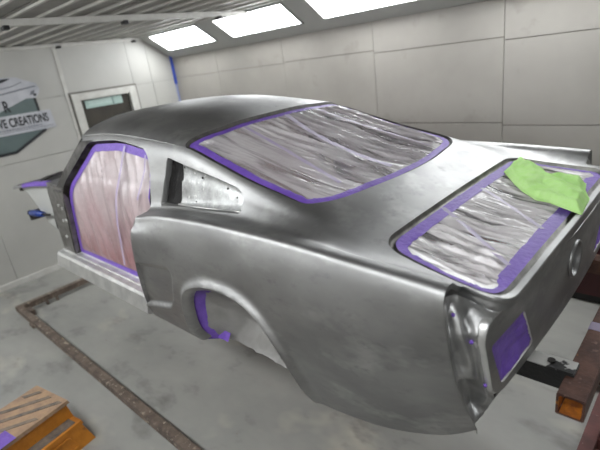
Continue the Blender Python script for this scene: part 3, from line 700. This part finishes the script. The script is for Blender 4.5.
# hinge pillar, windshield pillar inner, sill and rocker
def pillars(s):
    hp = [(-2.17, .27), (-2.18, .36), (-2.16, .62), (-2.13, .86), (-2.06, .885), (-1.83, .885), (-1.87, .66), (-1.955, .37), (-1.93, .30), (-1.93, .27)]
    o = prism('hinge_pillar', hp, 1, s*.56, s*.715, M['post_steel'], CAR, bevel=.012); o['label'] = 'dark front door post with hinge holes'
    bm = bmesh.new()
    for (x, z, r) in ((-1.93, .73, .014), (-1.99, .745, .012), (-1.99, .63, .014), (-1.93, .64, .016), (-2.03, .50, .012)):
        bmesh.ops.create_cone(bm, segments=10, radius1=r, radius2=r*.8, depth=.012, cap_ends=True, matrix=Matrix.Translation((x, s*.717, z)) @ Matrix.Rotation(math.pi/2, 4, 'X'))
    finish('hinge_nut', bm, M['bright_steel'], o)['kind'] = 'stuff'
    A = []; B = []; Cc = []; D = []
    for t in np.linspace(0, 1, 10):
        z = .86+t*(1.20-.86); xo = float(wshield(.6, min(z, 1.179)))-.0; xi = -1.865+t*.40; w = sidew(xo, max(z, .90))
        A.append((xo, s*w, z)); B.append((xo+.01, s*(w-.055), z)); Cc.append((xi-.02, s*(w-.06), z)); D.append((xi, s*(w-.005), z))
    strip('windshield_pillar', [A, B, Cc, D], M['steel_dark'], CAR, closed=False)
    pr = [(.70, .246), (.778, .248), (.792, .262), (.772, .345), (.760, .362), (.728, .368), (.722, .372), (.690, .376), (.686, .384), (.64, .384), (.64, .246)]
    rk = prism('rocker_panel', [(s*w, z) for w, z in pr], 0, -2.2, -.85, M['bright_steel'], CAR, bevel=.004); rk['label'] = 'bright steel sill under the door opening'
sided(pillars)

# ---- tail panel with lamp openings and filler neck
def xt_(y, z): return 1.046+.026*(1-(y/.7)**2)+.012*y/.7+(z-.8)*.03
TL = [(-.715, .792, .02), (-.738, .745, .025), (-.668, .522, .03), (-.61, .492, .04), (.61, .492, .04), (.668, .522, .03), (.738, .745, .025), (.715, .792, .02)]
LAMP = [(-.698, .705, .018), (-.485, .714, .018), (-.385, .538, .018), (-.614, .522, .018)]
FIL = [(.062*math.cos(a), .68+.062*math.sin(a)) for a in np.linspace(0, 2*math.pi, 40, endpoint=False)]
def lamp(s): return [(-s*-y if False else (y if s < 0 else -y), z, r) for y, z, r in LAMP]
fo = sdf(outline(TL)); fl_, fr_ = sdf(outline(lamp(-1))), sdf(outline(lamp(1))); ff = sdf(np.array(FIL))
ny, nzz = 170, 44
V = np.array([(0, y, z, 0) for y in np.linspace(-.76, .76, ny) for z in np.linspace(.48, .80, nzz)]); F = grid_faces(ny, nzz)
V, F = clip(V, F, lambda A: fo(A[:, 1:3])); V, F = clip(V, F, lambda A: -fl_(A[:, 1:3])); V, F = clip(V, F, lambda A: -fr_(A[:, 1:3])); V, F = clip(V, F, lambda A: -ff(A[:, 1:3]))
V[:, 0] = xt(V[:, 1], V[:, 2])
TP = mesh('tail_panel', V, F, M['steel'], CAR); TP['label'] = 'flat rear panel with lamp openings and a round filler hole'
onT = lambda P, d: [(xt(y, z)-d, y, z) for y, z in P]
strip('panel_return', [onT(outline(TL), 0), onT(outline(TL, -.004), .004), onT(outline(TL, -.005), .022), onT(outline(TL, .002), .036)], M['bright_steel'], TP)
for nm, s in SG:
    LP = lamp(s)
    strip('lamp_recess', [onT(outline(LP), 0), onT(outline(LP, .002), .003), onT(outline(LP, .004), .005)], M['bright_steel'], TP)
    lp = outline(LP, .002); f = sdf(lp); a = lp.min(0); b = lp.max(0)
    V = np.array([(0, y, z, 0) for y in np.linspace(a[0], b[0], 40) for z in np.linspace(a[1], b[1], 26)]); F = grid_faces(40, 26)
    V, F = clip(V, F, lambda A: f(A[:, 1:3])); d = -f(V[:, 1:3])
    for v, e in zip(V, d): v[0] = xt(v[1], v[2])-.0035-.014*min(1, e/.05)+.003*nz(v[1]*40, v[2]*40, 4)+.003*nz(v[1]*10, v[2]*60, 9)
    mesh('lamp_opening_tape', V, F, M['tape_lamp'], TP)['label'] = 'violet tape pressed into the lamp opening'
ang = np.linspace(0, 2*math.pi, 40, endpoint=False)
ring = lambda r, d: [(xt(0, .68)+.002-d+.012*r*math.cos(a)/.7, r*math.cos(a), .68+r*math.sin(a)) for a in ang]
fn = strip('filler_neck', [ring(.072, .001), ring(.071, -.007), ring(.066, -.009), ring(.062, -.004), ring(.060, .004), ring(.052, .012), ring(.050, .016), ring(.048, .075)], M['steel'], TP)
V = [(xt(0, .68)-.07, 0, .68)]+ring(.05, .072); mesh('neck_bottom', V, [(0, 1+i, 1+(i+1) % 40) for i in range(40)], M['steel_dark'], fn)

# ---- rear corners: pressed inner structure between the fender end and the tail panel
def corner(s):
    nt, ns = 46, 34; V = []
    tv = np.linspace(0, 1, nt); zq = .875-(.875-.362)*tv
    py = np.interp(tv, [0, .08, .22, .62, .72, 1], [-.672, -.712, -.733, -.668, -.63, -.625]); pz = np.interp(tv, [0, .08, .22, .62, .72, 1], [.80, .79, .75, .525, .475, .39]); px = np.interp(tv, [0, .08, .22, .62, .72, 1], [1.038, 1.033, 1.028, 1.028, 1.02, .985])
    TOP = np.array([(.930, -.772, .870), (.936, -.71, .850), (.955, -.688, .832), (1.0, -.683, .815), (1.038, -.672, .80)])
    def G(a, b, sa, sb, a0, b0): return math.exp(-((a-a0)/sa)**2-((b-b0)/sb)**2)
    for t, z, y1, z1, x1 in zip(tv, zq, py, pz, px):
        x0 = float(xend(z))-.012; w = sidew(x0, z, True)-.012; bl = float(sm(np.array(1-t/.14)))
        for q in np.linspace(0, 1, ns):
            P = np.array([x0, -w, z])*(1-q)+np.array([x1, y1, z1])*q
            P = P*(1-bl)+bl*np.array([np.interp(q, [0, .28, .45, .72, 1], TOP[:, k]) for k in range(3)])
            dp = .026*math.sin(math.pi*min(1, q*1.05))**.7*min(1, t*7)
            dp -= .026*G(t, q, .12, .18, .22, .42)+.024*G(t, q, .13, .14, .40, .55)              # bulges
            dp += .026*G(t, q, .05, .10, .14, .60)+.022*G(t, q, .07, .05, .16, .20)              # pockets
            dp -= .020*G(t, q, .05, .22, .505, .35)                                               # pressed shelf
            dp += .026*math.exp(-((q-.42)/.20)**2)*float(sm(np.array((t-.53)/.04)))*float(sm(np.array((.97-t)/.1)))  # long lower recess
            dp -= .016*math.exp(-((q-.80)/.05)**2)*float(sm(np.array((t-.12)/.06)))*float(sm(np.array((.9-t)/.2)))      # rib beside the tail
            dp -= .012*math.exp(-((q-.10)/.05)**2)*(t > .05)
            dp = dp*float(sm(np.array((1-t)/.10)))+.003*nz(t*14, q*9, 6)
            P = P+dp*np.array([-.72, .69, 0])
            V.append((P[0], -s*P[1], P[2]))
    o = mesh('rear_corner_bracket', V, grid_faces(nt, ns), M['satin_steel'], CAR, flip=s < 0); o['label'] = 'creased inner sheet at the open rear corner'
    for (t, q) in ((.13, .30), (.27, .70), (.56, .82)):
        k = int(t*(nt-1))*ns+int(q*(ns-1)); p = V[k]
        bm = bmesh.new(); bmesh.ops.create_uvsphere(bm, u_segments=8, v_segments=5, radius=.006, matrix=Matrix.Translation((p[0]+.002, p[1]+s*.002, p[2])))
        finish('tape_plug', bm, M['tape_dark'], o, smooth=True)
    prism('rear_valance', [(-.05, .36), (-.05, .37), (.03, .48), (.04, .50), (.045, .49), (.035, .47)], 1, 0, 0, M['steel_dark'], CAR) if False else None
sided(corner)
bm = bmesh.new(); ys = np.linspace(-.62, .62, 20); rr = []
for y in ys: rr.append([bm.verts.new(p) for p in ((xt(y, .5)-.004, y, .497), (xt(y, .5)-.02, y, .455), (.98, y, .40), (.90, y, .365))])
for i in range(19):
    for k in range(3): bm.faces.new((rr[i][k], rr[i+1][k], rr[i+1][k+1], rr[i][k+1]))
finish('rear_valance', bm, M['steel'], CAR, smooth=True)

# ---- wheel openings: film taped inside the arch
def wheel(s):
    loopA = outline(AR, .006); f = sdf(loopA); a = loopA.min(0); b = loopA.max(0)
    V = np.array([(x, 0, z, 0) for x in np.linspace(a[0], b[0], 60) for z in np.linspace(.24, b[1], 40)]); F = grid_faces(60, 40)
    V, F = clip(V, F, lambda A: f(A[:, [0, 2]])); d = -f(V[:, [0, 2]])
    for v, e in zip(V, d):
        x, z = v[0], v[2]; deep = .035+.16*min(1, e/.20)
        v[1] = s*(sidew(x, z, True)-deep+.016*folds(z+.55*x, x-.6*z, 1.5, 7.0, 31.0)*min(1, e/.06))
    fl = mesh('wheel_opening_film', V, F, M['film_grey'], CAR, flip=s > 0); fl['label'] = 'grey film closing the wheel opening'
    def path(P): return sorted([p for p in P if p[1] > .245 and p[0] < .02], key=lambda p: math.atan2(p[0]-.03, p[1]-.3))
    rows = []
    for t, dd in ((.004, .022), (.02, .034), (.040, .052), (.056, .066)):
        P = path(outline(AR, t, nc=10, ne=12)); P = [P[int(round(k))] for k in np.linspace(0, len(P)-1, 40)]
        rows.append([(x, s*(sidew(x, z, True)-dd+.002*nz(x*60, z*60, dd)), z) for x, z in P])
    strip('masking_tape', rows, M['tape_dark'], fl, closed=False)
    P = [(x, .258+.012*nz(x*20, 1.1)) for x in np.linspace(-.335, -.22, 12)]
    strip('masking_tape', [[(x, s*(.765-.05), z) for x, z in P], [(x, s*(.765-.075), z+.035) for x, z in P]], M['tape_dark'], fl, closed=False)
sided(wheel)

# ---- inside and underneath
bm = bmesh.new(); addbox(bm, (-2.0, -.60, .34), (.84, .60, .355))
for y in (-.38, 0, .38): addbox(bm, (-1.9, y-.06, .35), (-.7, y+.06, .38))
finish('floor_pan', bm, M['primer'], CAR, bevel=.006)
prism('rear_bulkhead', [(-.72, .29), (-.60, .55), (-.30, .68), (.45, .70), (.45, .72), (-.32, .71), (-.63, .57), (-.75, .29)], 1, -.60, .60, M['primer'], CAR)
prism('firewall', [(-2.02, .28), (-1.98, .28), (-1.90, .88), (-1.95, .88)], 1, -.68, .68, M['steel_dark'], CAR)
box('trunk_floor', (.45, -.56, .50), (.90, .56, .515), M['primer'], CAR)
for nm, s in SG: box('rear_frame_rail', (.0, s*.35-.05, .30), (.86, s*.35+.05, .385), M['steel_dark'], CAR, bevel=.006)
for nm, s in SG: box('front_frame_rail', (-2.9, s*.36-.05, .28), (-1.9, s*.36+.05, .385), M['steel_dark'], CAR, bevel=.006)
cw = [(-.70, .868), (.70, .868), (.70, .895), (.35, .915), (0, .92), (-.35, .915), (-.70, .895)]
prism('cowl_panel', cw, 0, -2.16, -1.90, M['steel'], CAR, bevel=.006)
# windscreen film (in place so that the shell is closed)
rows = []
for t in np.linspace(0, 1, 8):
    z = .88+t*.31; rows.append([(-1.955+t*.345-.05*(1-(y/.6)**2)+.006*nz(y*9, t*5), y*(1-t)+y*.86*t, z+(.07*t)*(1-(y/.6)**2)) for y in np.linspace(-.64, .64, 30)])
strip('windscreen_film', rows, M['film'], CAR, closed=False)
def apron(s):
    P = [(-3.43, .715), (-3.0, .775), (-2.2, .862), (-2.1, .865), (-2.1, .36), (-2.5, .33), (-2.9, .42), (-3.22, .665)]
    a = prism('fender_apron', P, 1, s*.545, s*.56, M['white_metal'], CAR, bevel=.004); a['label'] = 'pale inner fender panel in front of the door post'
    L = [(-3.47, .708), (-3.0, .778), (-2.12, .868), (-1.98, .868)]
    A = [(x, s*.50, z+.004) for x, z in L]; B = [(x, s*.60, z) for x, z in L]; C2 = [(x, s*.603, z-.022) for x, z in L]
    strip('apron_flange', [A, B, C2], M['steel'], a, closed=False)
    Q = [(-3.16, .760), (-2.9, .796), (-2.45, .842)]
    strip('masking_tape', [[(x, s*.56, z+.004) for x, z in Q], [(x, s*.603, z+.001) for x, z in Q], [(x, s*.607, z-.028) for x, z in Q]], M['tape'], a, closed=False)
    sh = bmesh.new(); bmesh.ops.create_cone(sh, segments=20, radius1=.15, radius2=.11, depth=.42, cap_ends=True, matrix=Matrix.Translation((-2.62, s*.44, .62)))
    finish('shock_tower', sh, M['steel_dark'], a, bevel=.01)
sided(apron)
box('radiator_support', (-3.45, -.56, .36), (-3.41, .56, .45), M['steel_dark'], CAR, bevel=.006)
box('radiator_support', (-3.46, -.56, .66), (-3.40, .56, .72), M['steel_dark'], CAR, bevel=.006)
tube('hood_hinge', [(-2.95, -.50, .79), (-2.75, -.50, .835), (-2.40, -.50, .90), (-2.1, -.52, .915)], .010, M['steel_dark'], CAR, n=8)

# ------------------------------------------------------------------ stand that carries the body
ST = empty('body_stand', (-1.4, 0, 0), 'rusty steel stand under the car body with long floor rails', 'stand')
def onst(o): o.location = (1.4, 0, 0); return o
z0, z1 = .035, .095
sr = onst(square_tube('side_rail', 0, (-3.69, -.90, z0), (1.09, -.838, z1), .006, M['rail'], ST)); sr['label'] = 'scuffed brown floor rail on the near side'
onst(square_tube('side_rail', 0, (-3.69, .955, z0), (1.09, 1.015, z1), .006, M['red_rail'], ST))['label'] = 'red-brown floor rail on the far side'
cr = onst(square_tube('cross_rail', 1, (-3.75, -.90, z0), (-3.69, 1.015, z1), .006, M['rail'], ST))
onst(square_tube('cross_rail', 1, (1.09, -.90, z0), (1.155, 1.015, z1), .006, M['red_rail'], ST))
for y in (-.62, -.52):
    b = onst(box('bracket', (-3.69, y-.012, .0), (-3.66, y+.012, .075), M['rail'], ST, bevel=.003))
b = onst(box('bracket', (-3.68, -.835, .0), (-3.55, -.78, .06), M['rail'], ST, bevel=.008))
for x in (-3.3, .4):
    for y in (-.869, .985):
        onst(box('foot_pad', (x-.05, y-.04, 0), (x+.05, y+.04, z0), M['rail'], ST, bevel=.004))
T = LIFT
ct = onst(square_tube('cross_tube', 1, (1.150, -.485, .372+T), (1.228, .62, .450+T), .007, M['rust'], ST, inner=M['rust_orange'])); ct['label'] = 'rusty square tube with an open orange end'
tp = box('tape_wrap', (1.1485, -.085, .3705+T), (1.2295, -.03, .4515+T), M['tape_pale'], ct, bevel=.003); tp['label'] = 'lilac tape patch'
for y in (-.35, .52):
    mb = onst(box('mount_bar', (.62 if y < 0 else .93, y-.036, .387+T), (1.175, y+.036, .458+T), M['black_bar' if y < 0 else 'rust'], ST, bevel=.004)); mb['label'] = 'chipped black square bar' if y < 0 else 'rusty square bar'
    if y < 0: onst(box('scraped_face', (.63 if y < 0 else .94, y-.034, .457+T), (1.172, y+.034, .4605+T), M['scraped'], mb, bevel=.001)).location = (0, 0, 0)
    bm = bmesh.new(); bmesh.ops.create_cone(bm, segments=12, radius1=.012, radius2=.012, depth=.01, cap_ends=True, matrix=Matrix.Translation((1.10, y, .462+T)))
    finish('bolt', bm, M['steel_dark'], mb)
onst(square_tube('post', 1, (0, 0, 0), (.01, .01, .01), .002, M['rust'], ST)) if False else None
def post(x, y, za, zb, m):
    bm = bmesh.new(); addbox(bm, (x-.032, y-.032, za), (x+.032, y+.032, zb)); return onst(finish('post', bm, m, ST, bevel=.005))
post(1.189, .52, .08, .373+T, M['rust']); post(1.189, .585, .08, .2, M['rust']) if False else None
onst(box('foot_pad', (1.12, .46, 0), (1.27, .60, .08), M['red_rail'], ST, bevel=.004))
onst(box('flange_plate', (1.125, .30, .05), (1.215, .40, .075), M['red_rail'], ST, bevel=.004))
post(-2.4, .12, .0, .20+T, M['rail']); onst(square_tube('cross_tube', 1, (-2.44, -.42, .20+T), (-2.36, .42, .28+T), .006, M['rust'], ST))
onst(box('foot_pad', (-2.5, .02, 0), (-2.3, .22, .02), M['rail'], ST, bevel=.004))

# ------------------------------------------------------------------ blue clamp at the front of the body
cl = empty('clamp', (-2.98, -.575, .49+LIFT), 'blue handled clamp sticking out in front of the pale fender apron', 'clamp')
tube('grip', [(-.20, -.03, .0), (-.16, -.03, .004), (.0, -.03, .02), (.16, -.03, .035)], [.018, .027, .028, .024], M['blue_grip'], cl, n=12)
tube('grip_cap', [(-.235, -.03, -.003), (-.20, -.03, .0)], [.02, .026], M['black'], cl, n=12)
tube('shaft', [(.15, -.03, .034), (.24, -.03, .04), (.30, -.02, .045)], .010, M['steel_dark'], cl, n=8)

# ------------------------------------------------------------------ lime cloth folded on the trunk film
def cloth():
    ed = [(.677, .585), (.690, .44), (.702, .303), (.75, .23), (.794, .166), (.85, .10), (.911, .05), (.958, .057), (1.02, .035), (1.077, .017), (1.07, .10), (1.064, .194), (1.045, .245), (1.029, .291), (1.02, .34), (1.011, .39), (.95, .37), (.883, .354), (.82, .41), (.762, .471), (.72, .53)]
    lp = np.array(ed); f = sdf(lp); a = lp.min(0)-.01; b = lp.max(0)+.01; nx, ny = 90, 120
    V = np.array([(x, y, 0, 0) for x in np.linspace(a[0], b[0], nx) for y in np.linspace(a[1], b[1], ny)]); F = grid_faces(nx, ny)
    V, F = clip(V, F, lambda A: f(A[:, :2])); d = -f(V[:, :2]); n = len(V); T2 = V.copy(); B2 = V.copy()
    c = np.array([.88, .26, .87+LIFT])
    for i in range(n):
        x, y = V[i, 0], V[i, 1]; e = float(sm(np.array(d[i]/.03))); base = topz(x, y)-.014
        def crease(p, q, w):
            p = np.array(p); q = np.array(q); t = np.clip(((x-p[0])*(q-p)[0]+(y-p[1])*(q-p)[1])/((q-p)@(q-p)), 0, 1); r = math.hypot(x-p[0]-t*(q-p)[0], y-p[1]-t*(q-p)[1]); return math.exp(-(r/w)**2)
        h = .012+.016*crease((.74, .36), (1.02, .33), .035)+.013*crease((.80, .33), (1.05, .12), .028)-.008*crease((.86, .34), (1.03, .26), .014)+.012*crease((.70, .50), (.86, .20), .03)+.010*crease((.93, .08), (1.06, .05), .022)
        h += .006*nz(x*14, y*14, 3)+.003*nz(x*40, y*40, 5)
        T2[i, 2] = base+.018+.010*e+1.1*h*e; B2[i, 2] = base+.014+.009*e
    for A in (T2, B2):
        A[:, 2] += LIFT; A[:, :3] -= c
    from collections import Counter
    ec = Counter(tuple(sorted((f[i], f[(i+1) % len(f)]))) for f in F for i in range(len(f)))
    side = [(f[(i+1) % len(f)], f[i], f[i]+n, f[(i+1) % len(f)]+n) for f in F for i in range(len(f)) if ec[tuple(sorted((f[i], f[(i+1) % len(f)])))] == 1]
    o = mesh('cleaning_cloth', np.concatenate([T2, B2]), list(F)+[tuple(k+n for k in f[::-1]) for f in F]+side, M['green'], None, merge=1e-6)
    o.location = c
    return tag(o, 'crumpled lime green cloth lying on the trunk film', 'cloth')
cloth()

# ------------------------------------------------------------------ orange two-step stool
def stool():
    rz = math.radians(11)
    t = empty('step_stool', (-1.545, -1.472, 0), 'worn orange plastic step stool on the floor in the left corner', 'step stool', rz=rz)
    # local: x towards the lower step, y across; the top is .35 deep
    W2 = .235; H = .285; H2 = .15
    def shell(name, x0, x1, zt, zb, flare, m, yy=W2):
        bm = bmesh.new(); top = [(x0, -yy, zt), (x1, -yy, zt), (x1, yy, zt), (x0, yy, zt)]
        bot = [(x0-flare, -yy-flare, zb), (x1+flare, -yy-flare, zb), (x1+flare, yy+flare, zb), (x0-flare, yy+flare, zb)]
        a = [bm.verts.new(p) for p in top]; b = [bm.verts.new(p) for p in bot]
        bm.faces.new(a); bm.faces.new(b[::-1])
        for i in range(4): bm.faces.new((a[i], b[i], b[(i+1) % 4], a[(i+1) % 4]))
        return finish(name, bm, m, t, bevel=.014, seg=3)
    shell('upper_body', -.165, .155, H-.02, 0, .035, M['orange'], yy=W2-.012)
    lb = shell('lower_step', .10, .255, H2, 0, .04, M['orange'], yy=W2-.01)
    shell('step_rim', .125, .262, H2+.006, H2-.018, .004, M['orange'], yy=W2)
    tr = shell('top_step', -.185, .175, H, H-.022, .005, M['tread'])
    tr['label'] = 'dusty top tread with dark grip strips'
    for k in range(5):
        c0 = -.24+k*.115; sl = .75; P = []
        for y in np.linspace(-W2+.03, W2-.03, 41):
            x = c0+sl*y
            if -.155 < x < .145: P.append((x, y))
        if len(P) > 2:
            (xa, ya), (xb, yb) = P[0], P[-1]
            prism('grip_strip', [(xa-.017, ya), (xa+.017, ya), (xb+.017, yb), (xb-.017, yb)], 2, H-.002, H+.003, M['grip_strip'], tr, bevel=.001)
    box('step_tread', (.145, -W2+.03, H2+.004), (.245, W2-.03, H2+.010), M['grip_strip'], lb, bevel=.003)
    # embossed frame with the dark hand hole in the front of the lower step
    a = .30
    def fp(y, z, d=0): return (.258+(H2-z)/H2*.036+d, y, z)
    P = [(-.17, .025), (.17, .025), (.13, .115), (-.13, .115)]
    lp = outline([(y, z, .02) for y, z in P]); li = outline([(y, z, .02) for y, z in P], .010)
    strip('embossed_frame', [[fp(y, z, .002) for y, z in lp], [fp(y, z, .008) for y, z in lp], [fp(y, z, .008) for y, z in li], [fp(y, z, .002) for y, z in li]], M['orange'], lb, smooth=False)
    ho = outline([(-.05, .055, .015), (.05, .055, .015), (.042, .09, .015), (-.042, .09, .015)])
    mesh('hand_hole', [fp(y, z, .0045) for y, z in ho], [tuple(range(len(ho)))], M['black'], lb, smooth=False)
    # scrap of purple tape on the near end
    rows = []
    for i in range(5):
        rows.append([(x, -W2+.0+.035*i, H+.008+.004*nz(x*30, i, 2)) if True else None for x in np.linspace(.06, .19, 9)])
    rows.append([(x+.005, -W2+.16+.01*nz(x*40, 1), H-.01) for x in np.linspace(.10, .20, 9)])
    strip('tape_scrap', rows[:5], M['tape_dark'], t, closed=False)
stool()

# ------------------------------------------------------------------ maroon cabinet by the right wall
def cabinet():
    t = empty('tool_cabinet', (1.05, 2.03, 0), 'dark maroon shallow tool cabinet on the floor against the right wall', 'cabinet')
    box('carcass', (-.40, -.05, .06), (.55, .06, .62), M['maroon'], t, bevel=.008)
    box('plinth', (-.38, -.045, 0), (.53, .055, .06), M['black'], t, bevel=.004)
    for i in range(3):
        for k in range(2):
            d = box('drawer', (-.38+i*.31, -.062, .09+k*.26), (-.09+i*.31, -.048, .33+k*.26), M['maroon_dark'], t, bevel=.006)
            box('drawer_pull', (-.33+i*.31, -.076, .285+k*.26), (-.14+i*.31, -.060, .30+k*.26), M['steel_dark'], d, bevel=.003)
cabinet()
